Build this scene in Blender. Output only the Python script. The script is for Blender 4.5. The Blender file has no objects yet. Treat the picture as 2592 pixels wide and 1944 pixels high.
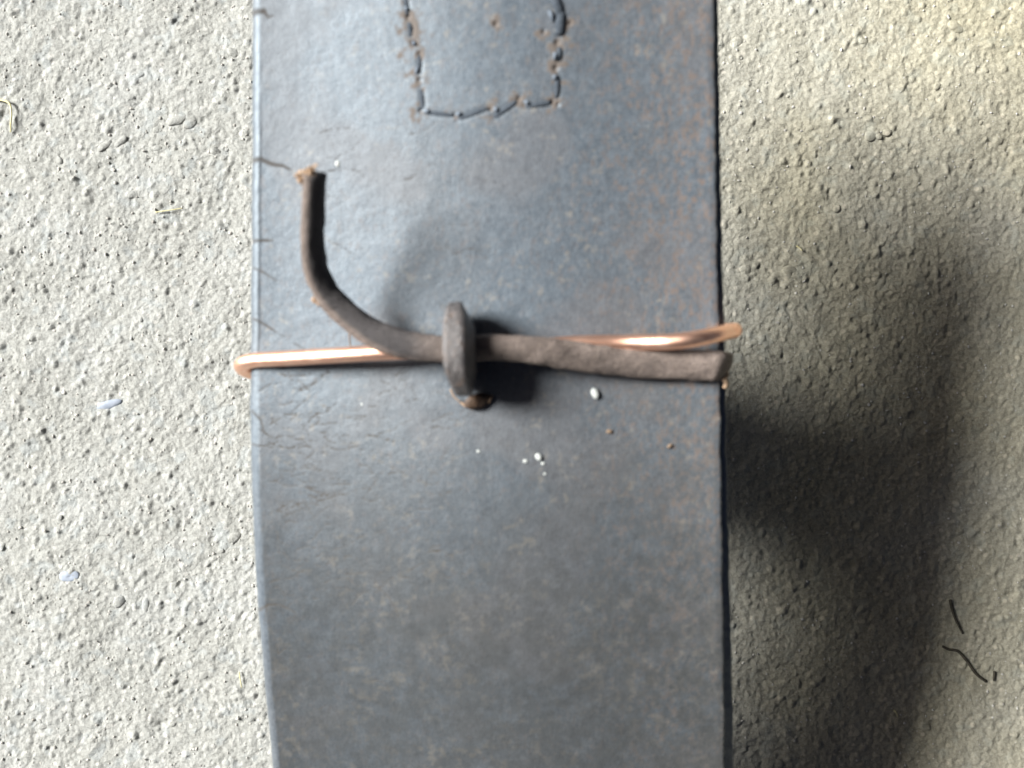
import bpy, bmesh, math, random
import numpy as np
from mathutils import Vector, Matrix

random.seed(7)
RNG = np.random.default_rng(11)
S = bpy.context.scene
COL = S.collection
MM = 0.001

# ------------------------------------------------------------------ camera
HFOV = math.radians(55.0)
STRAP_H = 62.0                       # mm, height of the sheath's upper face over the ground
CAM_D = 137.0                        # mm, lens to the sheath
CAM_Z = STRAP_H + CAM_D
PXW, PXH = 2592.0, 1944.0
cam_d = bpy.data.cameras.new('camera')
cam = bpy.data.objects.new('camera', cam_d)
COL.objects.link(cam)
cam.location = (0, 0, CAM_Z * MM)
cam.rotation_euler = (0, 0, 0)
cam_d.sensor_width = 36.0
cam_d.lens = 18.0 / math.tan(HFOV / 2)
cam_d.clip_start = 0.005
cam_d.clip_end = 50.0
cam_d.dof.use_dof = True
cam_d.dof.focus_distance = (CAM_Z - 6) * MM
cam_d.dof.aperture_fstop = 19.0
S.camera = cam

# ------------------------------------------------------------------ sky, sun, exposure
SUN_EL = math.radians(35.0)
SUN_AZ = math.radians(19.0)          # turned from straight left towards the far side
w = bpy.data.worlds.new('World')
S.world = w
w.use_nodes = True
nt = w.node_tree
nt.nodes.clear()
sky = nt.nodes.new('ShaderNodeTexSky')
sky.sky_type = 'NISHITA'
sky.sun_disc = False
sky.sun_elevation = SUN_EL
sky.air_density = 0.06
sky.ozone_density = 0.0
sky.dust_density = 1.2
tosun = Vector((-math.cos(SUN_EL) * math.cos(SUN_AZ), math.cos(SUN_EL) * math.sin(SUN_AZ), math.sin(SUN_EL)))
sky.sun_rotation = math.atan2(tosun.x, tosun.y)
bg = nt.nodes.new('ShaderNodeBackground')
bg.inputs['Strength'].default_value = 0.05
wo = nt.nodes.new('ShaderNodeOutputWorld')
nt.links.new(sky.outputs[0], bg.inputs[0])
nt.links.new(bg.outputs[0], wo.inputs[0])
sun_d = bpy.data.lights.new('sun', 'SUN')
sun_d.energy = 5.0
sun_d.angle = math.radians(22.0)
sun_d.color = (1.0, 0.985, 0.96)
sun = bpy.data.objects.new('sun', sun_d)
COL.objects.link(sun)
sun.location = (-0.3, 0.1, 0.4)
sun.rotation_euler = (-tosun).to_track_quat('-Z', 'Y').to_euler()
S.view_settings.view_transform = 'Standard'
S.view_settings.look = 'None'
S.view_settings.gamma = 1.0
S.view_settings.use_curve_mapping = False
S.view_settings.exposure = 1.2
S.render.engine = 'CYCLES'

# ------------------------------------------------------------------ helpers
def k_at(z):
    """mm per photograph pixel on the level z (mm)"""
    return (CAM_Z - z) * 2 * math.tan(HFOV / 2) / PXW

def strap_z(y):
    """height (mm) of the sheath's upper face along its length"""
    y = np.asarray(y, dtype=float)
    z = STRAP_H + 0.07 * y + 0.0011 * np.clip(y, 0, None) ** 2
    low = np.clip(-y - 6, 0, None)
    return z - 0.0038 * low ** 2 * np.clip(1.0 - low / 400, 0.5, 1)

CAMBER = 2.3                         # mm, the sheath is slightly crowned across

ROLL = 0.09                          # the sheath leans a little towards its folded edge

def spt(px, py, h=0.0):
    """point (mm) lying h above the sheath that the photograph shows at px, py"""
    y = 0.0
    x = 0.0
    for _ in range(8):
        z = float(strap_z(y)) - CAMBER * (0.5 - 0.5 * math.cos(math.pi * min(1.0, abs(x + 3.9) / 32.5))) + ROLL * (x + 3.9) + h
        y = -(py - PXH / 2) * k_at(z)
        x = (px - PXW / 2) * k_at(z)
    return Vector((x, y, z))

def gpt(px, py, h=0.0):
    k = k_at(h)
    return Vector(((px - PXW / 2) * k, -(py - PXH / 2) * k, h))

def vnoise(x, y, scale, seed):
    """smooth value noise, 0..1, scale in 1/mm"""
    r = np.random.default_rng(seed)
    n = 256
    g = r.random((n, n))
    u = np.asarray(x) * scale + 91.7
    v = np.asarray(y) * scale + 57.3
    iu = np.floor(u).astype(int)
    iv = np.floor(v).astype(int)
    fu = u - iu
    fv = v - iv
    fu = fu * fu * (3 - 2 * fu)
    fv = fv * fv * (3 - 2 * fv)
    a = g[iu % n, iv % n]; b = g[(iu + 1) % n, iv % n]
    c = g[iu % n, (iv + 1) % n]; d = g[(iu + 1) % n, (iv + 1) % n]
    return (a * (1 - fu) + b * fu) * (1 - fv) + (c * (1 - fu) + d * fu) * fv

def fbm(x, y, scale, seed, octs=4, gain=0.5):
    t = 0; a = 1; s = 0
    for i in range(octs):
        ang = 0.6 * i
        xr = x * math.cos(ang) - y * math.sin(ang)
        yr = x * math.sin(ang) + y * math.cos(ang)
        t = t + a * vnoise(xr, yr, scale * 2 ** i, seed + i)
        s += a
        a *= gain
    return t / s

def sstep(a, b, x):
    t = np.clip((x - a) / (b - a), 0, 1)
    return t * t * (3 - 2 * t)

def grid_mesh(name, X, Y, Z, wrap=False):
    """rows x cols arrays in mm -> mesh; wrap closes the columns"""
    r, c = X.shape
    me = bpy.data.meshes.new(name)
    co = np.stack([X, Y, Z], -1).reshape(-1, 3) * MM
    idx = np.arange(r * c).reshape(r, c)
    if wrap:
        nx = np.roll(idx, -1, axis=1)
        q = np.stack([idx[:-1], nx[:-1], nx[1:], idx[1:]], -1).reshape(-1, 4)
    else:
        q = np.stack([idx[:-1, :-1], idx[:-1, 1:], idx[1:, 1:], idx[1:, :-1]], -1).reshape(-1, 4)
    me.vertices.add(len(co))
    me.vertices.foreach_set('co', co.ravel())
    me.loops.add(q.size)
    me.loops.foreach_set('vertex_index', q.ravel().astype(np.int32))
    me.polygons.add(len(q))
    me.polygons.foreach_set('loop_start', np.arange(0, q.size, 4, dtype=np.int32))
    me.polygons.foreach_set('use_smooth', np.ones(len(q), dtype=bool))
    me.update(calc_edges=True)
    return me

def link(name, me, mat, parent=None):
    o = bpy.data.objects.new(name, me)
    COL.objects.link(o)
    if mat and not me.materials:
        me.materials.append(mat)
    if parent:
        o.parent = parent
    return o

def tag(o, label=None, cat=None, group=None, kind=None):
    if label: o['label'] = label
    if cat: o['category'] = cat
    if group: o['group'] = group
    if kind: o['kind'] = kind
    return o

def thing(name, loc_mm, label, cat, group=None):
    o = bpy.data.objects.new(name, None)
    o.empty_display_size = 0.005
    COL.objects.link(o)
    o.location = Vector(loc_mm) * MM
    return tag(o, label, cat, group)

def adopt(o, root):
    """parent without moving (mesh built in world mm)"""
    o.parent = root
    o.matrix_parent_inverse = Matrix.Translation(-Vector(root.location))
    return o

def catmull(pts, n):
    P = np.array(pts, float)
    P = np.vstack([2 * P[0] - P[1], P, 2 * P[-1] - P[-2]])
    out = []
    for i in range(1, len(P) - 2):
        for t in np.linspace(0, 1, n, endpoint=False):
            a, b, c, d = P[i - 1], P[i], P[i + 1], P[i + 2]
            out.append(0.5 * ((2 * b) + (c - a) * t + (2 * a - 5 * b + 4 * c - d) * t * t + (3 * b - a - 3 * c + d) * t ** 3))
    out.append(P[-2])
    return np.array(out)

def sweep(name, path, rw, rh, sides=24, rough=0.0, seed=1, up=(0, 0, 1), cap=True, nfreq=0.6, power=2.0, roll=None):
    """tube along path (mm); rw across, rh upright radius per point, superellipse section"""
    path = np.array(path, float)
    n = len(path)
    rw = np.broadcast_to(np.asarray(rw, float), (n,))
    rh = np.broadcast_to(np.asarray(rh, float), (n,))
    T = np.gradient(path, axis=0)
    T /= np.linalg.norm(T, axis=1)[:, None] + 1e-9
    bm = bmesh.new()
    rings = []
    U = np.array(up, float)
    s = np.concatenate([[0], np.cumsum(np.linalg.norm(np.diff(path, axis=0), axis=1))])
    prev = None
    for i in range(n):
        t = T[i]
        if prev is None:
            side = np.cross(t, U)
            if np.linalg.norm(side) < 1e-3:
                side = np.cross(t, np.array([0, 1, 0.]))
        else:
            side = prev - t * np.dot(prev, t)
        side /= np.linalg.norm(side)
        prev = side
        nn = np.cross(side, t)
        if roll is not None:
            cr_, sr_ = math.cos(roll[i]), math.sin(roll[i])
            side, nn = side * cr_ + nn * sr_, nn * cr_ - side * sr_
        ring = []
        for j in range(sides):
            a = 2 * math.pi * j / sides
            ca, sa = math.cos(a), math.sin(a)
            e = 2.0 / power
            x = math.copysign(abs(ca) ** e, ca)
            z = math.copysign(abs(sa) ** e, sa)
            f = 1.0
            if rough:
                f += rough * (float(fbm(s[i] * 1.0, j * 8.0 / sides * 2, nfreq, seed, 3)) - 0.5) * 2
            p = path[i] + side * x * rw[i] * f + nn * z * rh[i] * f
            ring.append(bm.verts.new(Vector(p) * MM))
        rings.append(ring)
    for a, b in zip(rings[:-1], rings[1:]):
        for j in range(sides):
            bm.faces.new((a[j], a[(j + 1) % sides], b[(j + 1) % sides], b[j]))
    if cap:
        for ring, c0, d in ((rings[0], path[0], -T[0]), (rings[-1], path[-1], T[-1])):
            cv = bm.verts.new(Vector(c0 + d * float(min(rw[0], rh[0])) * 0.12) * MM)
            for j in range(sides):
                bm.faces.new((ring[j], ring[(j + 1) % sides], cv))
    bmesh.ops.recalc_face_normals(bm, faces=bm.faces)
    me = bpy.data.meshes.new(name)
    bm.to_mesh(me)
    bm.free()
    me.polygons.foreach_set('use_smooth', np.ones(len(me.polygons), dtype=bool))
    return me

def lump_mesh(name, seed, sub=2, rough=0.25, flat=0.6):
    r = random.Random(seed)
    bm = bmesh.new()
    bmesh.ops.create_icosphere(bm, subdivisions=sub, radius=1.0)
    offs = [Vector((r.uniform(-1, 1), r.uniform(-1, 1), r.uniform(-1, 1))).normalized() for _ in range(7)]
    amp = [r.uniform(-rough, rough) for _ in offs]
    for v in bm.verts:
        d = v.co.normalized()
        f = 1 + sum(a * max(0, d.dot(o)) ** 2 for a, o in zip(amp, offs)) + r.uniform(-0.04, 0.04)
        v.co = d * f
        v.co.z *= flat
    me = bpy.data.meshes.new(name)
    bm.to_mesh(me)
    bm.free()
    me.polygons.foreach_set('use_smooth', np.ones(len(me.polygons), dtype=bool))
    return me

# ------------------------------------------------------------------ materials
class NB:
    def __init__(self, name):
        self.m = bpy.data.materials.new(name)
        self.m.use_nodes = True
        self.t = self.m.node_tree
        self.t.nodes.clear()
        self.out = self.n('ShaderNodeOutputMaterial')
        self.b = self.n('ShaderNodeBsdfPrincipled')
        self.t.links.new(self.b.outputs[0], self.out.inputs[0])
        g = self.n('ShaderNodeNewGeometry')
        mp = self.n('ShaderNodeVectorMath'); mp.operation = 'SCALE'
        mp.inputs['Scale'].default_value = 1000.0
        self.t.links.new(g.outputs['Position'], mp.inputs[0])
        self.co = mp.outputs[0]                  # position in millimetres
    def n(self, typ): return self.t.nodes.new(typ)
    def l(self, a, b): self.t.links.new(a, b)
    def noise(self, scale, detail=4, rough=0.55, stretch=None, distort=0):
        nd = self.n('ShaderNodeTexNoise')
        nd.inputs['Scale'].default_value = scale
        nd.inputs['Detail'].default_value = detail
        nd.inputs['Roughness'].default_value = rough
        nd.inputs['Distortion'].default_value = distort
        co = self.co
        if stretch:
            m = self.n('ShaderNodeVectorMath'); m.operation = 'MULTIPLY'
            m.inputs[1].default_value = stretch
            self.l(co, m.inputs[0]); co = m.outputs[0]
        self.l(co, nd.inputs['Vector'])
        return nd.outputs['Fac']
    def voro(self, scale, feature='F1', out='Distance'):
        v = self.n('ShaderNodeTexVoronoi'); v.feature = feature
        v.inputs['Scale'].default_value = scale
        self.l(self.co, v.inputs['Vector'])
        return v.outputs[out]
    def ramp(self, fac, stops):
        r = self.n('ShaderNodeValToRGB')
        e = r.color_ramp.elements
        while len(e) < len(stops): e.new(0.5)
        for i, (p, c) in enumerate(stops):
            e[i].position = p
            e[i].color = (*c, 1) if len(c) == 3 else c
        self.l(fac, r.inputs[0])
        return r.outputs[0]
    def mix(self, fac, a, b, mode='MIX'):
        m = self.n('ShaderNodeMix'); m.data_type = 'RGBA'; m.blend_type = mode
        for s, v in ((m.inputs[0], fac), (m.inputs[6], a), (m.inputs[7], b)):
            if isinstance(v, (int, float)): s.default_value = v
            elif isinstance(v, tuple): s.default_value = (*v, 1) if len(v) == 3 else v
            else: self.l(v, s)
        return m.outputs[2]
    def math(self, op, a, b=0.0):
        m = self.n('ShaderNodeMath'); m.operation = op
        for s, v in ((m.inputs[0], a), (m.inputs[1], b)):
            if isinstance(v, (int, float)): s.default_value = v
            else: self.l(v, s)
        return m.outputs[0]
    def rng(self, v, a, b, c=0.0, d=1.0):
        m = self.n('ShaderNodeMapRange')
        for i, x in enumerate((a, b, c, d)): m.inputs[i + 1].default_value = x
        self.l(v, m.inputs[0])
        return m.outputs[0]
    def attr(self, name):
        a = self.n('ShaderNodeAttribute'); a.attribute_name = name
        return a.outputs['Fac']
    def bump(self, h, dist, strength=1.0, prev=None):
        b = self.n('ShaderNodeBump')
        b.inputs['Distance'].default_value = dist * MM
        b.inputs['Strength'].default_value = strength
        self.l(h, b.inputs['Height'])
        if prev: self.l(prev, b.inputs['Normal'])
        return b.outputs[0]
    def set(self, color=None, rough=None, metal=None, spec=None, normal=None):
        for key, v in (('Base Color', color), ('Roughness', rough), ('Metallic', metal), ('Specular IOR Level', spec), ('Normal', normal)):
            if v is None: continue
            s = self.b.inputs[key]
            if isinstance(v, (int, float)): s.default_value = v
            elif isinstance(v, tuple): s.default_value = (*v, 1)
            else: self.l(v, s)
        return self.m

def mat_concrete():
    k = NB('concrete')
    base = k.ramp(k.noise(0.055, 5, 0.6), [(0.3, (0.272, 0.281, 0.258)), (0.5, (0.33, 0.342, 0.318)), (0.7, (0.375, 0.392, 0.378))])
    fine = k.noise(1.6, 6, 0.7)
    c = k.mix(k.rng(fine, 0.38, 0.62), k.mix(0.35, base, (0.22, 0.21, 0.185)), k.mix(0.38, base, (0.58, 0.58, 0.55)))
    pale = k.rng(k.noise(0.28, 3, 0.5), 0.56, 0.64)
    c = k.mix(k.math('MULTIPLY', pale, 0.35), c, (0.37, 0.41, 0.42))
    sp = k.voro(0.55, 'F1', 'Distance')
    col = k.voro(0.55, 'F1', 'Color')
    keep = k.math('GREATER_THAN', col, 0.62)
    c = k.mix(k.math('MULTIPLY', k.math('MULTIPLY', k.rng(sp, 0.30, 0.22), keep), 0.55), c, (0.60, 0.59, 0.55))
    dk = k.voro(0.9, 'F1', 'Distance'); dc = k.voro(0.9, 'F1', 'Color')
    c = k.mix(k.math('MULTIPLY', k.math('MULTIPLY', k.rng(dk, 0.28, 0.18), k.math('GREATER_THAN', dc, 0.72)), 0.28), c, (0.17, 0.17, 0.165))
    tiny = k.noise(7.0, 2, 0.6)
    c = k.mix(k.math('MULTIPLY', k.rng(tiny, 0.58, 0.70), 0.5), c, (0.62, 0.62, 0.59))
    c = k.mix(k.math('MULTIPLY', k.rng(tiny, 0.40, 0.30), 0.32), c, (0.13, 0.13, 0.115))
    sx = k.n('ShaderNodeSeparateXYZ'); k.l(k.co, sx.inputs[0])
    right_tint = k.math('MULTIPLY', k.rng(sx.outputs[0], 20, 60), k.rng(k.noise(0.02, 3, 0.5), 0.3, 0.6, 0.5, 1.0))  # concrete turns warmer and yellower towards the right, in patches
    c = k.mix(k.math('MULTIPLY', right_tint, 0.9), c, k.mix(1.0, c, (1.05, 0.965, 0.75), 'MULTIPLY'))
    h = k.noise(2.6, 6, 0.72)
    return k.set(c, 0.95, None, 0.15, k.bump(h, 0.26))

def mat_leather():
    k = NB('blue_grey_leather')
    big = k.noise(0.035, 4, 0.55)
    base = k.ramp(big, [(0.32, (0.064, 0.091, 0.118)), (0.52, (0.072, 0.091, 0.111)), (0.7, (0.081, 0.090, 0.099))])
    mott = k.noise(0.45, 5, 0.65)
    c = k.mix(k.rng(mott, 0.35, 0.68), k.mix(0.17, base, (0.055, 0.060, 0.068)), k.mix(0.11, base, (0.22, 0.235, 0.25)))
    grain = k.noise(2.4, 3, 0.6, (1, 0.6, 1))
    c = k.mix(0.25, c, k.mix(k.rng(grain, 0.3, 0.7), (0.03, 0.033, 0.04), (0.22, 0.24, 0.26)), 'MIX')
    scr = k.noise(1.3, 3, 0.6, (5.0, 0.22, 1.0))
    c = k.mix(k.math('MULTIPLY', k.rng(scr, 0.56, 0.72), 0.35), c, (0.17, 0.18, 0.19))
    pore = k.noise(3.4, 2, 0.5)
    c = k.mix(k.math('MULTIPLY', k.rng(pore, 0.42, 0.30), 0.5), c, (0.030, 0.030, 0.030))
    c = k.mix(k.math('MULTIPLY', k.attr('rust'), 0.75), c, (0.140, 0.092, 0.064))
    c = k.mix(k.math('MULTIPLY', k.attr('dust'), 0.5), c, (0.25, 0.225, 0.185))
    c = k.mix(k.attr('grime_shade'), c, (0.050, 0.051, 0.049))
    c = k.mix(k.attr('fray'), c, (0.120, 0.086, 0.060))
    c = k.mix(k.math('MULTIPLY', k.attr('crack'), 0.95), c, (0.050, 0.038, 0.027))
    fine = k.noise(5.0, 3, 0.6)
    b = k.bump(k.voro(1.7, 'DISTANCE_TO_EDGE'), 0.03, 0.5)
    b = k.bump(k.noise(0.9, 4, 0.6), 0.07, 0.7, b)
    b = k.bump(fine, 0.05, 0.8, b)
    r = k.math('ADD', k.rng(mott, 0.3, 0.7, 0.43, 0.54), k.math('ADD', k.math('MULTIPLY', k.attr('rust'), 0.2), k.math('MULTIPLY', k.math('MAXIMUM', k.attr('fray'), k.attr('crack')), 0.45)))
    k.b.inputs['Specular Tint'].default_value = (0.80, 0.92, 1.0, 1)
    return k.set(c, r, None, 0.95, b)

def mat_thong():
    k = NB('brown_leather')
    n1 = k.noise(0.22, 5, 0.6)
    n2 = k.noise(1.8, 5, 0.65)
    c = k.ramp(n1, [(0.3, (0.120, 0.096, 0.086)), (0.5, (0.205, 0.163, 0.142)), (0.7, (0.31, 0.25, 0.218))])
    c = k.mix(k.rng(n2, 0.35, 0.7), k.mix(0.35, c, (0.05, 0.045, 0.042)), k.mix(0.25, c, (0.34, 0.28, 0.22)))
    c = k.mix(k.math('MULTIPLY', k.attr('dark'), 0.92), c, (0.048, 0.047, 0.050))
    b = k.bump(k.noise(1.9, 6, 0.72), 0.34)
    b = k.bump(k.noise(1.1, 5, 0.7, (0.35, 2.2, 2.2)), 0.22, 0.8, b)
    return k.set(c, 0.62, None, 0.35, b)

def mat_disc():
    k = NB('dark_worn_leather')
    n1 = k.noise(0.5, 5, 0.6)
    c = k.ramp(n1, [(0.3, (0.058, 0.054, 0.053)), (0.5, (0.090, 0.083, 0.081)), (0.7, (0.145, 0.132, 0.127))])
    c = k.mix(k.math('MULTIPLY', k.rng(k.noise(1.1, 4, 0.6), 0.55, 0.68), 0.5), c, (0.17, 0.10, 0.06))
    return k.set(c, 0.33, None, 0.9, k.bump(k.noise(1.3, 6, 0.68), 0.34))

def mat_copper():
    k = NB('copper')
    n = k.noise(0.6, 4, 0.6, (0.2, 3, 3))
    c = k.ramp(n, [(0.3, (0.94, 0.52, 0.36)), (0.55, (0.97, 0.61, 0.45)), (0.75, (0.98, 0.69, 0.54))])
    return k.set(c, k.rng(n, 0.3, 0.7, 0.38, 0.46), 1.0, 0.5, k.bump(k.noise(1.3, 4, 0.6, (0.3, 2, 2)), 0.05))

def mat_plain(name, c1, c2, scale, rough=0.85, bump=0.05, spec=0.3):
    k = NB(name)
    n = k.noise(scale, 5, 0.65)
    return k.set(k.mix(k.rng(n, 0.35, 0.65), c1, c2), rough, None, spec, k.bump(n, bump))

M_CON = mat_concrete()
M_LEA = mat_leather()
M_THO = mat_thong()
M_DIS = mat_disc()
M_COP = mat_copper()
M_FIB = mat_plain('raw_leather_fibre', (0.30, 0.20, 0.125), (0.44, 0.32, 0.22), 2.0)
M_TAB = mat_plain('rust_brown_leather', (0.035, 0.026, 0.020), (0.13, 0.080, 0.050), 0.9, 0.6, 0.3)
M_THR = mat_plain('slate_thread', (0.040, 0.050, 0.062), (0.085, 0.100, 0.118), 3.0, 0.9, 0.05, 0.1)
M_THL = mat_plain('pale_thread', (0.11, 0.135, 0.165), (0.17, 0.20, 0.235), 3.0, 0.9, 0.05, 0.1)
M_STO = [mat_plain('stone_pale', (0.42, 0.43, 0.42), (0.56, 0.56, 0.54), 0.8, 0.85),
         mat_plain('stone_grey', (0.31, 0.325, 0.33), (0.40, 0.415, 0.42), 0.8, 0.8),
         mat_plain('stone_buff', (0.40, 0.37, 0.31), (0.52, 0.49, 0.42), 0.8, 0.85),
         mat_plain('stone_blue', (0.27, 0.31, 0.37), (0.35, 0.39, 0.45), 0.8, 0.75)]
M_WHI = mat_plain('white_crumb', (0.34, 0.37, 0.36), (0.52, 0.54, 0.51), 2.0, 0.6, 0.05, 0.4)
M_TAN = mat_plain('tan_crumb', (0.15, 0.105, 0.07), (0.21, 0.155, 0.11), 2.0)
M_STR = mat_plain('dry_straw', (0.50, 0.46, 0.22), (0.66, 0.62, 0.38), 1.2, 0.6)
M_TWI = mat_plain('dark_twig', (0.030, 0.028, 0.020), (0.075, 0.066, 0.048), 1.5, 0.8)

# ------------------------------------------------------------------ ground
def axis(lo, hi, step, far):
    a = list(np.arange(lo, hi + step * 0.5, step))
    s = step
    left = []; v = lo
    while v > -far:
        s *= 1.25; v -= s; left.append(v)
    right = []; v = hi; s = step
    while v < far:
        s *= 1.25; v += s; right.append(v)
    return np.array(left[::-1] + a + right)

gx = axis(-107, 107, 0.235, 1500)
gy = axis(-81, 81, 0.235, 1500)
GX, GY = np.meshgrid(gx, gy)
near = np.exp(-np.clip(np.maximum(np.abs(GX) - 112, np.abs(GY) - 86), 0, None) / 30)

def ground_relief(x, y):
    z = 1.5 * (fbm(x, y, 0.03, 21, 3) - 0.5)
    z = z + 0.60 * (fbm(x, y, 0.22, 31, 3) - 0.5)
    fine = fbm(x, y, 1.0, 41, 4, 0.66)
    z = z + 0.60 * (fine - 0.5)
    pits = fbm(x, y, 0.5, 51, 3)
    z = z - 1.3 * np.clip(pits - 0.66, 0, None)
    return z

GZ = ground_relief(GX, GY) * near
# embedded grains: low caps
ng = 6000
cx = RNG.uniform(-107, 107, ng); cy = RNG.uniform(-81, 81, ng)
cr = 0.25 + 0.75 * RNG.random(ng) ** 4
for x0, y0, r0 in zip(cx, cy, cr):
    i0, i1 = np.searchsorted(gx, [x0 - r0, x0 + r0])
    j0, j1 = np.searchsorted(gy, [y0 - r0, y0 + r0])
    if i1 <= i0 or j1 <= j0: continue
    dx = GX[j0:j1, i0:i1] - x0; dy = GY[j0:j1, i0:i1] - y0
    q = np.clip(1 - (dx * dx + dy * dy) / (r0 * r0), 0, None)
    GZ[j0:j1, i0:i1] += 0.38 * r0 * q
GZ -= GZ.max() * 0.0 + 0.6
ground = link('ground', grid_mesh('ground', GX, GY, GZ), M_CON)
tag(ground, 'rough sunlit grey concrete ground with gritty pitted surface', None, None, 'structure')

def gz(x, y):
    i = int(np.clip(np.searchsorted(gx, x), 1, len(gx) - 1)); j = int(np.clip(np.searchsorted(gy, y), 1, len(gy) - 1))
    return float(GZ[j, i])

# stones set in the concrete
stone_me = [[lump_mesh('stone', 100 + i, 3, 0.55, 0.5) for i in range(5)] for _ in range(1)][0]
stone_by_mat = {}
def stone(px, py, rx, ry, rot, mi, sink=0.72):
    v = random.randrange(5)
    key = (v, mi)
    if key not in stone_by_mat:
        me = stone_me[v].copy(); me.materials.append(M_STO[3] if mi == 3 else M_CON); stone_by_mat[key] = me
    p = gpt(px, py)
    o = bpy.data.objects.new('stone', stone_by_mat[key])
    COL.objects.link(o)
    k = k_at(0)
    o.scale = (rx * k * MM, ry * k * MM, min(rx, ry) * k * 0.8 * MM)
    o.rotation_euler = (random.uniform(-.2, .2), random.uniform(-.2, .2), rot)
    hz = min(rx, ry) * k * 0.8 * 0.55
    o.location = Vector((p.x, p.y, gz(p.x, p.y) + hz * (1 - 2 * sink) * 0.5)) * MM
    o.parent = ground
for a in [(272, 1022, 34, 13, 0.25, 3), (440, 303, 20, 13, 0.6, 1), (480, 312, 17, 13, 0.2, 1), (175, 1458, 24, 15, 0.1, 3),
          (258, 370, 16, 9, 0.9, 1), (300, 360, 14, 8, 0.8, 1), (620, 135, 15, 11, 1.2, 1), (585, 130, 10, 12, 0.2, 0), (400, 325, 14, 10, 0.3, 0),
          (395, 372, 14, 9, 0, 0), (355, 190, 11, 8, 0, 0), (248, 1392, 13, 12, 0.3, 0), (565, 1210, 12, 12, 0, 0), (330, 490, 14, 11, .5, 1),
          (365, 1530, 16, 8, 1.5, 1), (590, 1360, 18, 14, 0.4, 0), (515, 1708, 14, 12, .3, 1), (600, 1775, 13, 10, 0, 1), (300, 1520, 15, 12, .9, 1),
          (555, 1395, 9, 8, 0, 1), (560, 1590, 12, 10, 0, 1), (435, 1755, 14, 12, .5, 1), (105, 1840, 12, 9, .4, 0), (433, 1835, 9, 7, 0, 0),
          (1870, 95, 14, 13, .8, 1), (2187, 100, 9, 10, .2, 1), (2420, 62, 17, 14, 0, 1), (2377, 218, 11, 10, 0, 1), (2210, 338, 20, 16, .4, 1),
          (2250, 330, 12, 12, .1, 0), (2005, 690, 17, 22, .9, 2), (1975, 255, 7, 5, 0, 2), (2380, 108, 8, 6, 0, 2), (2412, 1110, 8, 6, 0, 0),
          (2545, 1105, 6, 5, 0, 2), (2060, 1450, 6, 5, 0, 2), (2437, 1345, 7, 6, 0, 2), (1890, 680, 14, 12, .3, 2), (2225, 1255, 6, 5, 0, 0),
          (2340, 1840, 10, 8, 0, 0), (2475, 1765, 8, 5, .3, 0)]:
    stone(*a)
for _ in range(70):
    left = random.random() < 0.6
    px = random.uniform(-20, 610) if left else random.uniform(1870, 2610)
    py = random.uniform(-10, 1955)
    r = 5 + 7 * random.random() ** 2
    stone(px, py, r, r * random.uniform(.6, 1), random.uniform(0, 3), random.choice([0, 0, 1, 2, 2]), 0.70)

# loose sand grains, joined: far too many to pick apart
def grit():
    base = bmesh.new()
    bmesh.ops.create_icosphere(base, subdivisions=1, radius=1.0)
    V = np.array([v.co[:] for v in base.verts]); F = np.array([[v.index for v in f.verts] for f in base.faces]); base.free()
    vs = []; fs = []; n = 0
    for i in range(3500):
        px = random.uniform(-30, 660) if random.random() < 0.62 else random.uniform(1800, 2620)
        py = random.uniform(-20, 1965)
        p = gpt(px, py)
        r = 0.10 + 0.22 * random.random() ** 3
        sc = np.array([r * random.uniform(.7, 1.4), r * random.uniform(.7, 1.4), r * random.uniform(.6, 1)])
        jit = 1 + RNG.uniform(-0.22, 0.22, (len(V), 1))
        vs.append((V * jit * sc + np.array([p.x, p.y, gz(p.x, p.y) + r * 0.15])) * MM)
        fs.append(F + n); n += len(V)
    me = bpy.data.meshes.new('grit')
    me.from_pydata(np.concatenate(vs).tolist(), [], np.concatenate(fs).tolist())
    return me
g = link('grit', grit(), mat_plain('sand_grain', (0.30, 0.29, 0.26), (0.64, 0.63, 0.58), 0.9, 0.8))
g.parent = ground
g['kind'] = 'stuff'

# ------------------------------------------------------------------ leather sheath (folded strap)
L_PX = [(-700, 640), (0, 633), (400, 632), (800, 630), (1000, 628), (1200, 630), (1400, 640), (1600, 653), (1800, 672), (1944, 686), (2400, 740)]
R_PX = [(-700, 1800), (0, 1807), (400, 1813), (800, 1820), (1200, 1825), (1600, 1830), (1944, 1834), (2400, 1840)]
def edge_fn(tab):
    pts = [spt(x, y) for y, x in tab]
    ys = np.array([p.y for p in pts])[::-1]; xs = np.array([p.x for p in pts])[::-1]
    fine = np.linspace(ys[0], ys[-1], 400)
    lin = np.interp(fine, ys, xs)
    ker = np.hanning(25); ker /= ker.sum()
    sm = np.convolve(np.pad(lin, 12, mode='edge'), ker, 'valid')
    return lambda y: np.interp(y, fine, sm)
xL, xR = edge_fn(L_PX), edge_fn(R_PX)

Y_TOP, Y_BOT = 78.0, -82.0
ys = np.concatenate([np.arange(Y_BOT, -60, 0.6), np.arange(-60, Y_TOP, 0.2)])
TH = 3.2          # both layers together
NT = 320
NF = 24
t = np.linspace(0, 1, NT)
rows = len(ys)
LX = xL(ys) + 0.35 * (fbm(ys, ys * 0, 0.3, 71, 4, 0.6) - 0.5)
RX = xR(ys) + 0.40 * (fbm(ys, ys * 0 + 5, 0.5, 72, 4, 0.65) - 0.5)
RF = TH / 2
top_x = (LX + RF)[:, None] * (1 - t)[None] + (RX - 0.12)[:, None] * t[None]
top_y = np.repeat(ys[:, None], NT, 1)

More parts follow.
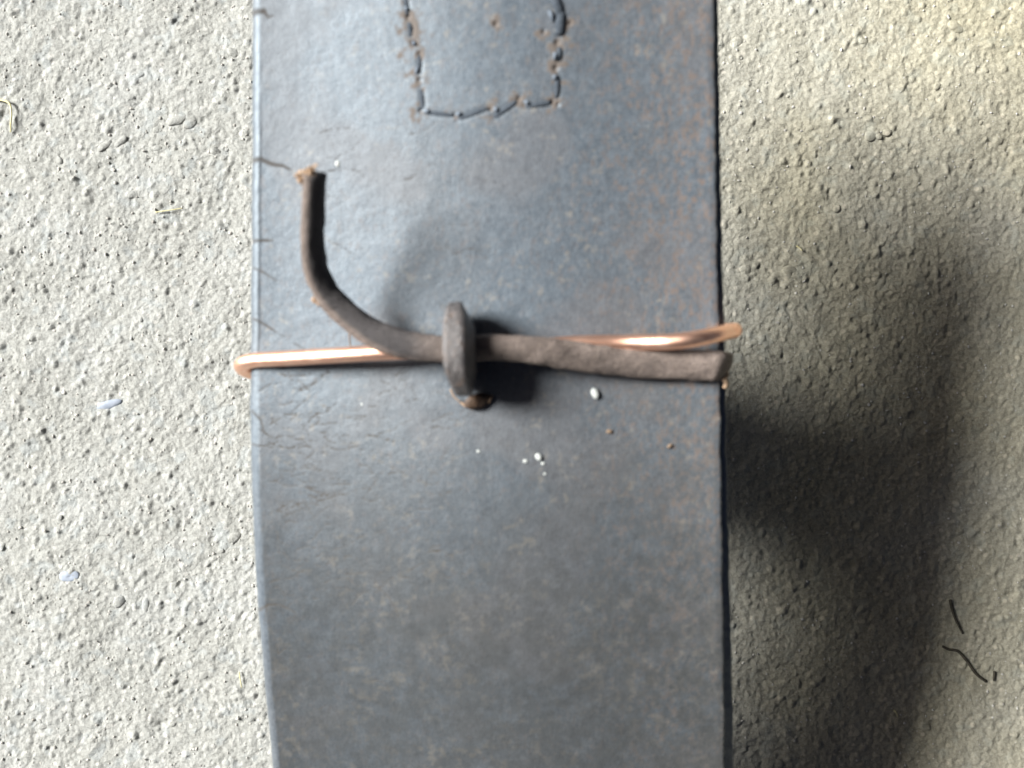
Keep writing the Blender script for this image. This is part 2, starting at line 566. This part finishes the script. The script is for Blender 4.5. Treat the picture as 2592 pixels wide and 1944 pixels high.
def seg_field(X, Y, segs, width):
    """0..1 closeness to polylines given in mm, widths in mm"""
    F = np.zeros_like(X)
    x_lo = X.min(1); x_hi = X.max(1)
    yv = Y[:, 0]
    for (ax, ay, aw), (bx, by, bw) in segs:
        m = max(aw, bw) * 2 + width
        j0, j1 = np.searchsorted(yv, [min(ay, by) - m, max(ay, by) + m])
        if j1 <= j0: continue
        jm = (j0 + j1) // 2
        i0, i1 = np.searchsorted(X[jm], [min(ax, bx) - m, max(ax, bx) + m])
        if i1 <= i0: continue
        xx = X[j0:j1, i0:i1]; yy = Y[j0:j1, i0:i1]
        dx, dy = bx - ax, by - ay
        L2 = dx * dx + dy * dy + 1e-9
        tt = np.clip(((xx - ax) * dx + (yy - ay) * dy) / L2, 0, 1)
        d = np.hypot(xx - ax - tt * dx, yy - ay - tt * dy)
        ww = aw + (bw - aw) * tt
        F[j0:j1, i0:i1] = np.maximum(F[j0:j1, i0:i1], np.clip(1.25 - d / np.maximum(ww, 0.03), 0, 1))
    return F

def poly(pts, w0, w1):
    P = [spt(x, y) for x, y in pts]
    n = len(P)
    ws = [w0 + (w1 - w0) * i / (n - 1) for i in range(n)]
    return [((P[i].x, P[i].y, ws[i]), (P[i + 1].x, P[i + 1].y, ws[i + 1])) for i in range(n - 1)]

segs = []
big = []
KX = 0.055
for pts, w0, w1 in [
    ([(636, 405), (660, 403), (690, 416), (718, 420), (738, 432)], 0.42, 0.15),
    ([(630, 30), (668, 28), (680, 42), (692, 40)], 0.45, 0.15),
    ([(636, 610), (665, 608), (690, 610)], 0.3, 0.12),
    ([(640, 678), (668, 690), (690, 705), (703, 712)], 0.16, 0.08),
    ([(640, 806), (668, 820), (698, 840), (722, 854)], 0.2, 0.08),
    ([(655, 1545), (680, 1530), (708, 1530), (738, 1545), (752, 1552)], 0.26, 0.1),
    ([(675, 1540), (672, 1560), (668, 1580)], 0.12, 0.06),
    ([(636, 1040), (660, 1062), (672, 1100)], 0.2, 0.1),
    ([(636, 1125), (668, 1130), (705, 1118)], 0.16, 0.08),
    ([(700, 1345), (705, 1370), (740, 1385)], 0.1, 0.06),
    ([(700, 1630), (706, 1655), (722, 1640)], 0.12, 0.06),
    ([(960, 1490), (985, 1510), (1002, 1540), (1012, 1565)], 0.16, 0.08),
    ([(965, 965), (990, 975), (1010, 990)], 0.08, 0.05),
]:
    big += poly(pts, w0 * 1.25, w1 * 1.1)
rr = random.Random(5)
for _ in range(170):
    x = rr.uniform(640, 760) + rr.random() ** 2 * 420
    y = rr.choice([rr.uniform(930, 1500), rr.uniform(930, 1300), rr.uniform(300, 1900)])
    a = rr.gauss(0, 0.28)
    pts = [(x, y)]
    for _ in range(rr.randint(3, 10)):
        a = 0.75 * a + rr.gauss(0, 0.33)
        x += 11 * math.cos(a); y += 11 * math.sin(a)
        pts.append((x, y))
    segs += poly(pts, rr.uniform(0.07, 0.15), 0.05)
crack = seg_field(top_x, top_y, segs, 0.1)
crack *= 0.95 * sstep(0.25, 0.55, fbm(top_x, top_y, 1.0, 81, 3))
crack = np.maximum(crack, seg_field(top_x, top_y, big, 0.1) * sstep(0.15, 0.42, fbm(top_x, top_y, 1.4, 82, 3)))

# the box stitch: (from, to) in photograph pixels
ST = [((1072, 276), (1066, 222)), ((1063, 178), (1061, 140)), ((1040, 92), (1036, 55)), ((1032, 36), (1027, -12)),
      ((1070, 283), (1148, 291)), ((1158, 302), (1236, 272)), ((1250, 296), (1308, 255)), ((1330, 268), (1395, 258)),
      ((1409, 246), (1411, 190)), ((1413, 152), (1417, 120)), ((1416, 86), (1420, 30)), ((1418, 34), (1402, -14))]
HOLES = [(1064, 279, 16), (1062, 202, 22), (1047, 108, 26), (1041, 72, 20), (1033, 42, 20), (1028, 4, 18), (1150, 290, 13), (1241, 277, 15), (1314, 248, 19),
         (1398, 256, 15), (1412, 264, 16), (1407, 171, 24), (1410, 107, 23), (1376, 79, 16), (1443, 57, 14), (1255, 60, 20), (1062, 135, 16)]
ssegs = []
for (a, b) in ST:
    ssegs += poly([a, b], 0.55, 0.55)
groove = seg_field(top_x, top_y, ssegs, 0.2)
fray = np.zeros_like(top_x); pit = np.zeros_like(top_x)
fn = fbm(top_x, top_y, 1.3, 91, 3)
for (x, y, r) in HOLES:
    p = spt(x, y); rm = 1.25 * r * KX
    d = np.hypot(top_x - p.x, top_y - p.y)
    fray = np.maximum(fray, sstep(0.35, 0.75, 1.5 * fn + 0.06 - 0.40 * d / rm) * (d < 2.6 * rm))
    pit = np.maximum(pit, np.clip(1 - d / (0.32 * rm), 0, 1))
fray *= 0.8
ux = (top_x - LX[:, None]) / (RX - LX)[:, None]           # 0 left .. 1 right
vy = top_y
rust = sstep(0.56, 0.74, fbm(top_x * 1.6, top_y, 1.3, 101, 4, 0.72) + 0.09 * sstep(0.62, 1.0, ux) + 0.05 * sstep(0.1, 0.0, ux))
rust = np.maximum(rust * (0.35 + 0.65 * sstep(0.6, 0.95, ux)), 0.22 * sstep(0.50, 0.70, fbm(top_x, top_y, 0.09, 105, 3) + 0.06 * sstep(0.5, 1, ux)))
dust = sstep(0.62, 0.80, fbm(top_x, top_y, 1.1, 111, 4, 0.6) + 0.10 * sstep(0, -50, vy))
grime_shade = 0.72 * sstep(14, -40, vy) * (0.70 + 0.30 * sstep(0.35, 0.6, fbm(top_x, top_y, 0.45, 117, 5, 0.7))) + 0.2 * sstep(0.55, 0.95, ux) * sstep(0.3, 0.6, fbm(top_x, top_y, 0.6, 118, 4, 0.65))  # shade towards the lower end and right edge painted in, mottled like grime
dust *= sstep(0.36, 0.62, fbm(top_x, top_y, 0.16, 113, 3))
tz = strap_z(ys)[:, None] + ROLL * (top_x + 3.9)
tz = tz + 0.28 * (fbm(top_x, top_y, 0.05, 121, 3) - 0.5) + 0.07 * (fbm(top_x, top_y, 0.5, 125, 3) - 0.5)
tz = tz - 0.035 * crack - 0.08 * groove - 0.38 * pit + 0.02 * fray
tz = tz - 0.10 * sstep(0.985, 1.0, ux) - CAMBER * (0.5 - 0.5 * np.cos(math.pi * np.clip(np.abs(2 * ux - 1), 0, 1)))
z0 = strap_z(ys) - CAMBER
zl = z0 + ROLL * (LX + RF + 3.9); zr0 = z0 + ROLL * (RX + 3.9)
prot = np.interp(ys, [-60, -10, 60], [1.75, 1.15, 0.85])
def col(a): return np.asarray(a)[:, None]
ang = np.linspace(0, math.pi, NF + 2)[1:-1]               # fold: from the top round to the underside
fold_x = col(LX + RF) - RF * np.sin(ang)[None]
fold_z = col(zl - RF) + RF * np.cos(ang)[None]
side = [(RX, zr0 - 0.3), (RX, zr0 - 1.45), (RX - 3, zr0 - 1.48), (RX - 3, zr0 - 1.68), (RX + prot - 0.1, zr0 - 1.68), (RX + prot, zr0 - 1.85), (RX + prot, zr0 - TH)]
under = [(LX * (1 - f) + RX * f, zl * (1 - f) + zr0 * f - TH) for f in np.linspace(0.97, 0.06, 12)]
PXs = [top_x] + [np.stack([a for a, _ in side + under], 1)] + [fold_x[:, ::-1]]
PZs = [tz] + [np.stack([b for _, b in side + under], 1)] + [fold_z[:, ::-1]]
BX = np.concatenate(PXs, 1); BZ = np.concatenate(PZs, 1)
BY = np.repeat(ys[:, None], BX.shape[1], 1)
me = grid_mesh('body', BX, BY, BZ, wrap=True)
me.flip_normals()
# end caps
bm = bmesh.new(); bm.from_mesh(me); bm.verts.ensure_lookup_table()
nc = BX.shape[1]
bm.faces.new([bm.verts[i] for i in range(nc)]); bm.faces.new([bm.verts[(rows - 1) * nc + i] for i in reversed(range(nc))])
bm.to_mesh(me); bm.free()
extra = BX.shape[1] - NT
for nm, arr in (('crack', crack), ('rust', rust), ('dust', dust), ('fray', fray), ('grime_shade', grime_shade)):
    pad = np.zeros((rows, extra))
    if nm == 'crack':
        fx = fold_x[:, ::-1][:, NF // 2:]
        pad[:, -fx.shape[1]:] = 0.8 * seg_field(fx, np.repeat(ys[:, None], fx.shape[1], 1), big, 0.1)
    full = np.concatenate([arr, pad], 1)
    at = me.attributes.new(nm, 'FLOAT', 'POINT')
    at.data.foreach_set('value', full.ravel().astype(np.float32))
sheath = thing('leather_sheath', (0, 0, 0), 'worn blue-grey leather sheath with box stitching, cracked along its folded edge', 'sheath')
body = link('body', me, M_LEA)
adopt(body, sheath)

for (a, b) in ST:
    A = spt(*a, 0.0); B = spt(*b, 0.0)
    pts = []
    for f in np.linspace(0, 1, 9):
        p = A.lerp(B, f); p.z += -0.30 + 0.22 * math.sin(math.pi * f) ** 0.6
        pts.append(p)
    r = 0.31 * (1 + 0.7 * (a[1] < 90 and a[0] > 1400))
    o = link('stitch', sweep('stitch', pts, r * 1.25, r * 0.7, 10, 0.12, 3), M_THR)
    adopt(o, sheath)
for x, y, dx, dy in [(1082, 281, 12, 2), (1162, 288, 10, -3), (1256, 277, 8, 10), (1334, 260, 8, 6), (1405, 142, 1, -16), (1055, 178, -2, 18), (1048, 110, 2, 8), (1029, 22, 2, 8), (1396, 40, 9, 24), (1404, 196, 0, 10)]:
    pts = [spt(x - dx / 2, y - dy / 2, -0.1), spt(x, y, 0.22), spt(x + dx / 2, y + dy / 2, -0.1)]
    o = link('thread_end', sweep('thread_end', catmull(pts, 4), 0.26, 0.2, 8), M_THL)
    adopt(o, sheath)

# unseen band added under the sheath to block light; it also props it up
def light_blocker():
    zt = lambda x: float(strap_z(3)) - TH - CAMBER - 3.2
    path = [(-22, -1, zt(0)), (-14, -1, zt(0) - 0.1), (-9.5, -1, zt(0) - 3), (-8.5, -1, 36), (-8, -1, 16), (-6.5, -1, 4.5), (-3, -1, 0.7), (0.5, -1, 0.7), (4, -1, 4.5), (5.5, -1, 16), (6, -1, 36), (7, -1, zt(0) - 3), (12, -1, zt(0) - 0.1), (20, -1, zt(0))]
    return sweep('light_blocker', catmull(path, 6), 17.0, 1.1, 20, 0.02, 9, power=6)
bl = link('light_blocker', light_blocker(), M_THO)
adopt(bl, sheath)

# ------------------------------------------------------------------ thong
def spline_h(rowsl, n=10):
    P = [list(spt(x, y, h)) + [rw, rh] for x, y, h, rw, rh in rowsl]
    return catmull(P, n)
xe = float(xR(spt(1815, 926).y))
tr = spline_h([(797, 440, 14.5, 1.55, 0.95), (793, 530, 13.0, 1.65, 1.0), (791, 610, 11.3, 1.7, 1.05), (800, 680, 9.6, 1.75, 1.1), (824, 735, 8.2, 1.8, 1.15),
               (866, 785, 7.3, 1.85, 1.25), (922, 830, 6.7, 1.9, 1.4), (985, 860, 6.4, 1.95, 1.4), (1045, 876, 5.9, 1.9, 1.4), (1125, 884, 5.1, 1.8, 1.5),
               (1200, 882, 5.0, 1.8, 1.5), (1275, 880, 4.7, 1.8, 1.5), (1376, 889, 3.7, 1.95, 1.4), (1460, 902, 2.6, 2.1, 1.3), (1580, 916, 1.8, 2.1, 1.25), (1700, 922, 1.6, 2.15, 1.25), (1790, 925, 1.6, 2.2, 1.2),
               (1812, 926, 1.5, 2.2, 1.1), (1828, 927, 0.5, 2.1, 0.9), (1836, 928, -1.2, 2.0, 0.8)], 10)
me = sweep('cord', tr[:, :3], tr[:, 3], tr[:, 4], 32, 0.10, 13, nfreq=0.8, power=2.15, roll=math.radians(47) * sstep(-10, -22, tr[:, 0]))
thong = thing('leather_thong', spt(1045, 876), 'dark brown leather thong threaded through the upright washer, its frayed end curling up', 'thong')
co = np.empty(len(me.vertices) * 3); me.vertices.foreach_get('co', co); co = co.reshape(-1, 3) / MM
dk = sstep(-7, -15, co[:, 0]) * 0.95
ca = np.zeros(len(co)); nr = len(tr) * 32
ca[:nr] = np.tile(np.cos(2 * math.pi * np.arange(32) / 32), len(tr))
dk = dk * (1 - 0.95 * sstep(0.55, 0.85, ca))          # lit rim and shaded face painted in; raw cut side stays tan
at = me.attributes.new('dark', 'FLOAT', 'POINT'); at.data.foreach_set('value', dk.astype(np.float32))
cord = link('cord', me, M_THO); adopt(cord, thong)
def tuft(px, py, h, n, seed, reach, spread, base):
    """a bunch of short torn fibres, one mesh"""
    q = random.Random(seed)
    bm = bmesh.new()
    for _ in range(n):
        a = base + q.gauss(0, spread)
        L = reach * q.uniform(0.4, 1.0)
        x0 = px + q.gauss(0, reach * 0.35); y0 = py + q.gauss(0, reach * 0.22)
        pts = [spt(x0, y0, h + q.uniform(-0.5, 0.3))]
        for s_ in (0.4, 0.75, 1.0):
            a += q.gauss(0, 0.45)
            pts.append(spt(x0 + L * s_ * math.cos(a), y0 + L * s_ * math.sin(a), h + q.uniform(-0.6, 0.6)))
        m_ = sweep('f', catmull(pts, 3), q.uniform(0.12, 0.26), q.uniform(0.10, 0.2), 6, 0.3, q.randrange(99))
        bm.from_mesh(m_); bpy.data.meshes.remove(m_)
    me_ = bpy.data.meshes.new('frayed_fibre'); bm.to_mesh(me_); bm.free()
    return me_
for a in [(776, 446, 14.7, 16, 1, 24, 0.6, 2.6), (792, 438, 15.0, 12, 2, 18, 0.7, -2.4), (800, 760, 8.2, 9, 3, 16, 0.8, 2.2), (868, 818, 5.8, 5, 4, 12, 0.5, 2.3)]:
    adopt(link('frayed_fibre', tuft(*a), M_FIB), thong)
adopt(link('frayed_fibre', sweep('frayed_fibre', catmull([spt(884, 838, 4.4), spt(886, 866, 1.5), spt(889, 882, 0.1)], 4), 0.1, 0.1, 8, 0.25, 17), M_FIB), thong)
for y0, dy in [(900, 30), (930, 28), (958, 24)]:
    pts = [spt(1832, y0, 0.6), spt(1839, y0 + dy / 2, 0.2), spt(1834, y0 + dy, 0.0)]
    o = link('frayed_fibre', sweep('frayed_fibre', catmull(pts, 4), 0.35, 0.3, 8, 0.3, 19), M_FIB)
    adopt(o, thong)

# ------------------------------------------------------------------ washer standing on edge
def washer():
    c = spt(1154, 886, 0); zb = c.z + 0.25
    R = 6.35; hz = 5.0; hole = 1.75; t2 = 1.45
    bm = bmesh.new()
    n = 64
    prof_r = [(-1.0, -0.22), (-0.94, -0.05), (-0.5, -0.06), (0.4, 0.0), (0.95, -0.03), (1.12, -0.6), (1.55, -1.9), (2.0, -3.3)]
    rings = []
    rnd = random.Random(3)
    wob = [rnd.uniform(-1, 1) for _ in range(9)]
    for u, dr in prof_r:
        ring = []
        for j in range(n):
            a = 2 * math.pi * j / n
            w_ = 1 + 0.02 * sum(wob[m] * math.sin((m + 1) * a + m) for m in range(5))
            r = (R + dr) * w_
            yy = r * math.cos(a); zz = hz + r * math.sin(a) * 0.85
            if zz < 0: 
                zz = 0.0 if abs(u) < 0.8 else 0.06 * abs(u)
            lean = 0.06 * (zz - hz) + 1.5 * (max(0, -yy) / R) ** 2.2 + 0.55 * (max(0, yy) / R) ** 4 * (1 - u) * 0.5
            ring.append(bm.verts.new(Vector((c.x + u * t2 * (1 - 0.22 * (abs(yy) / R) ** 3) + lean, c.y + yy, zb + zz)) * MM))
        rings.append(ring)
    inner = []
    for u in (-1.0, 2.0):
        ring = []
        for j in range(n):
            a = 2 * math.pi * j / n
            zz = hz + 0.1 + hole * math.sin(a)
            ring.append(bm.verts.new(Vector((c.x + u * t2 + 0.06 * (zz - hz), c.y + (hole + 0.35) * math.cos(a), zb + zz)) * MM))
        inner.append(ring)
    allr = [inner[0]] + rings + [inner[1]]
    for a, b in zip(allr, allr[1:] + [allr[0]]):
        for j in range(n):
            bm.faces.new((a[j], a[(j + 1) % n], b[(j + 1) % n], b[j]))
    bmesh.ops.recalc_face_normals(bm, faces=bm.faces)
    me = bpy.data.meshes.new('ring')
    bm.to_mesh(me); bm.free()
    me.polygons.foreach_set('use_smooth', np.ones(len(me.polygons), dtype=bool))
    return me, c
wm, wc = washer()
wash = thing('leather_washer', wc, 'thick dark round leather washer standing on edge around the thong', 'washer')
adopt(link('ring', wm, M_DIS), wash)
# torn tab at the washer's foot
tm = lump_mesh('torn_tab', 77, 3, 0.35, 0.7); tm.materials.append(M_TAB)
tb = link('torn_tab', tm, M_TAB)
tb.scale = (2.0 * MM, 1.15 * MM, 1.3 * MM)
tb.rotation_euler = (0.25, 0.1, 0.22)
tb.location = (spt(1206, 1014, 0.95) - Vector(wc)) * MM
tb.parent = wash
for pts, r in [([(1166, 1018, 0.6), (1182, 1030, 0.5), (1200, 1036, 0.3)], 0.16), ([(1215, 1030, 0.5), (1236, 1018, 0.6), (1246, 1002, 0.5)], 0.15), ([(1140, 985, 1.2), (1150, 1004, 1.0), (1166, 1018, 0.7)], 0.1)]:
    o = link('frayed_fibre', sweep('frayed_fibre', catmull([spt(*p) for p in pts], 4), r, r * 0.8, 8, 0.3, 37), M_FIB)
    adopt(o, wash)

# ------------------------------------------------------------------ copper wire
cw = [(1240, 884, 1.3), (1130, 888, 2.2), (1040, 890, 3.4), (960, 893, 4.1), (860, 899, 3.9), (760, 905, 2.8), (690, 909, 1.6), (645, 912, 0.6)]
rw = 1.10
left = [spt(*p) for p in cw]
xl = float(xL(spt(630, 915).y)); yl = left[-1].y
zt = float(strap_z(yl)) - CAMBER + ROLL * (xl + 3.9)
leftp = [list(p) for p in left] + [[xl - 0.75, yl - 0.35, zt - 0.35], [xl - 1.55, yl - 0.9, zt - 2.2], [xl - 1.0, yl - 1.5, zt - 4.4], [xl + 1.5, yl - 1.9, zt - 5.7], [xl + 8, yl - 2, zt - 5.8], [xl + 30, yl + 0.5, zt - 5.6]]
right = [spt(*p) for p in [(1240, 884, 1.3), (1330, 880, 1.25), (1400, 874, 1.25), (1470, 869, 1.35), (1560, 868, 1.6), (1620, 867, 2.4), (1690, 866, 3.9), (1750, 859, 4.2), (1805, 849, 2.9)]]
yr = right[-1].y; xr_ = float(xR(yr)); zr = float(strap_z(yr)) - CAMBER + ROLL * (xr_ + 3.9)
rightp = [list(p) for p in right] + [[xr_ + 0.9, yr + 0.55, zr + 0.5], [xr_ + 2.45, yr + 0.9, zr - 1.6], [xr_ + 2.3, yr + 1.0, zr - 4.0], [xr_ + 0.5, yr + 1.0, zr - 5.7], [xr_ - 8, yr - 0.5, zr - 5.6], [xl + 30, yl + 0.5, zt - 5.6]]
full = leftp[::-1] + rightp[1:]
wire_me = sweep('copper_wire', catmull(full, 10), rw, rw, 28, 0.02, 29, nfreq=0.25)
wire = link('copper_wire', wire_me, M_COP)
tag(wire, 'bright bare copper wire wrapped around the leather sheath beneath the thong', 'wire')

# ------------------------------------------------------------------ crumbs on the sheath
lum = [lump_mesh('crumb', 300 + i, 2, 0.4, 0.6) for i in range(3)]
crumb_m = {}
def crumb(px, py, r, m, label, group=None, nm='crumb', asp=0.75, rot=0.5):
    key = (len(crumb_m) % 3, m.name)
    me_ = crumb_m.setdefault(key, None)
    if me_ is None:
        me_ = lum[key[0]].copy(); me_.materials.append(m); crumb_m[key] = me_
    o = bpy.data.objects.new(nm, me_)
    COL.objects.link(o)
    p = spt(px, py, 0)
    R_ = r * KX
    o.scale = (R_ * MM, R_ * asp * MM, R_ * 0.6 * MM)
    o.rotation_euler = (0, 0, rot)
    o.location = Vector((p.x, p.y, p.z + R_ * 0.30)) * MM
    return tag(o, label, 'crumb', group)
crumb(1505, 998, 14, M_WHI, 'largest white crumb lying on the sheath below the brown thong', None, 'white_crumb', 0.7, -1.0)
crumb(1362, 1158, 10, M_WHI, 'white crumb with a ragged edge beside smaller white specks', None, 'white_crumb', 0.7, -0.9)
crumb(855, 414, 7, M_WHI, 'lone white speck on the leather beside the thong\'s frayed tip', None, 'white_crumb', 1, 0)
crumb(918, 1024, 6, M_WHI, 'lone white speck on the leather below the copper wire', None, 'white_crumb', 0.6, -0.5)
for x, y, r in [(1331, 1168, 6), (1212, 1143, 5), (1380, 1200, 4), (1375, 1174, 5)]:
    crumb(x, y, r, M_WHI, 'tiny white speck scattered around the ragged white crumb', 'white specks scattered on the sheath', 'white_crumb', 0.8, 0.3)
crumb(1543, 1093, 8, M_TAN, 'rust-tan crumb lying on the leather near the washer\'s torn tab side', None, 'tan_crumb', 0.7, 0.2)
crumb(1696, 1130, 8, M_TAN, 'slanting rust-tan crumb on the leather near its straight edge', None, 'tan_crumb', 0.5, 0.6)

# ------------------------------------------------------------------ litter on the concrete
def litter(name, pts, r, mat, label, cat, taper=0.6, group=None):
    P = []
    for x, y, h in pts:
        p = gpt(x, y)
        P.append([p.x, p.y, gz(p.x, p.y) + h])
    C = catmull(P, 6)
    rr_ = np.linspace(r, r * taper, len(C))
    o = link(name, sweep(name, C, rr_, rr_ * 0.8, 8, 0.12, 31), mat)
    return tag(o, label, cat, group)
litter('straw', [(-20, 252, .6), (8, 254, .7), (26, 264, .8), (30, 290, .8), (28, 315, .6), (25, 334, .3)], 0.26, M_STR, 'yellow bent bit of dry straw on the sunlit concrete', 'straw')
litter('plant_fibre', [(392, 538, .5), (425, 533, .6), (462, 527, .5)], 0.14, M_STR, 'thin pale fibre lying straight on the sunlit concrete', 'fibre')
litter('plant_fibre', [(604, 1702, .5), (608, 1722, .6), (611, 1742, .4)], 0.14, M_STR, 'thin pale fibre on the concrete beside the sheath\'s curving edge', 'fibre')
litter('plant_fibre', [(2018, 622, .4), (2026, 628, .5), (2031, 634, .3)], 0.18, M_STR, 'tiny pale fibre on the shaded concrete beside the copper wire\'s end', 'fibre')
litter('plant_fibre', [(2264, 1798, .4), (2270, 1806, .5), (2274, 1816, .3)], 0.16, M_STR, 'tiny pale fibre on the shaded concrete beyond the two twigs', 'fibre')
litter('twig', [(2405, 1518, .4), (2411, 1545, .5), (2422, 1575, .5), (2438, 1604, .3)], 0.34, M_TWI, 'short straight dark twig on the shaded concrete', 'twig')
litter('twig', [(2386, 1636, .3), (2402, 1644, .4), (2424, 1648, .4), (2446, 1672, .5), (2470, 1705, .5), (2498, 1726, .3)], 0.26, M_TWI, 'longer dark twig with a kink on the shaded concrete', 'twig', 1.1)
litter('twig', [(2519, 1700, .3), (2517, 1712, .4), (2516, 1724, .3)], 0.3, M_TWI, 'tiny dark twig stub beside the kinked twig', 'twig')
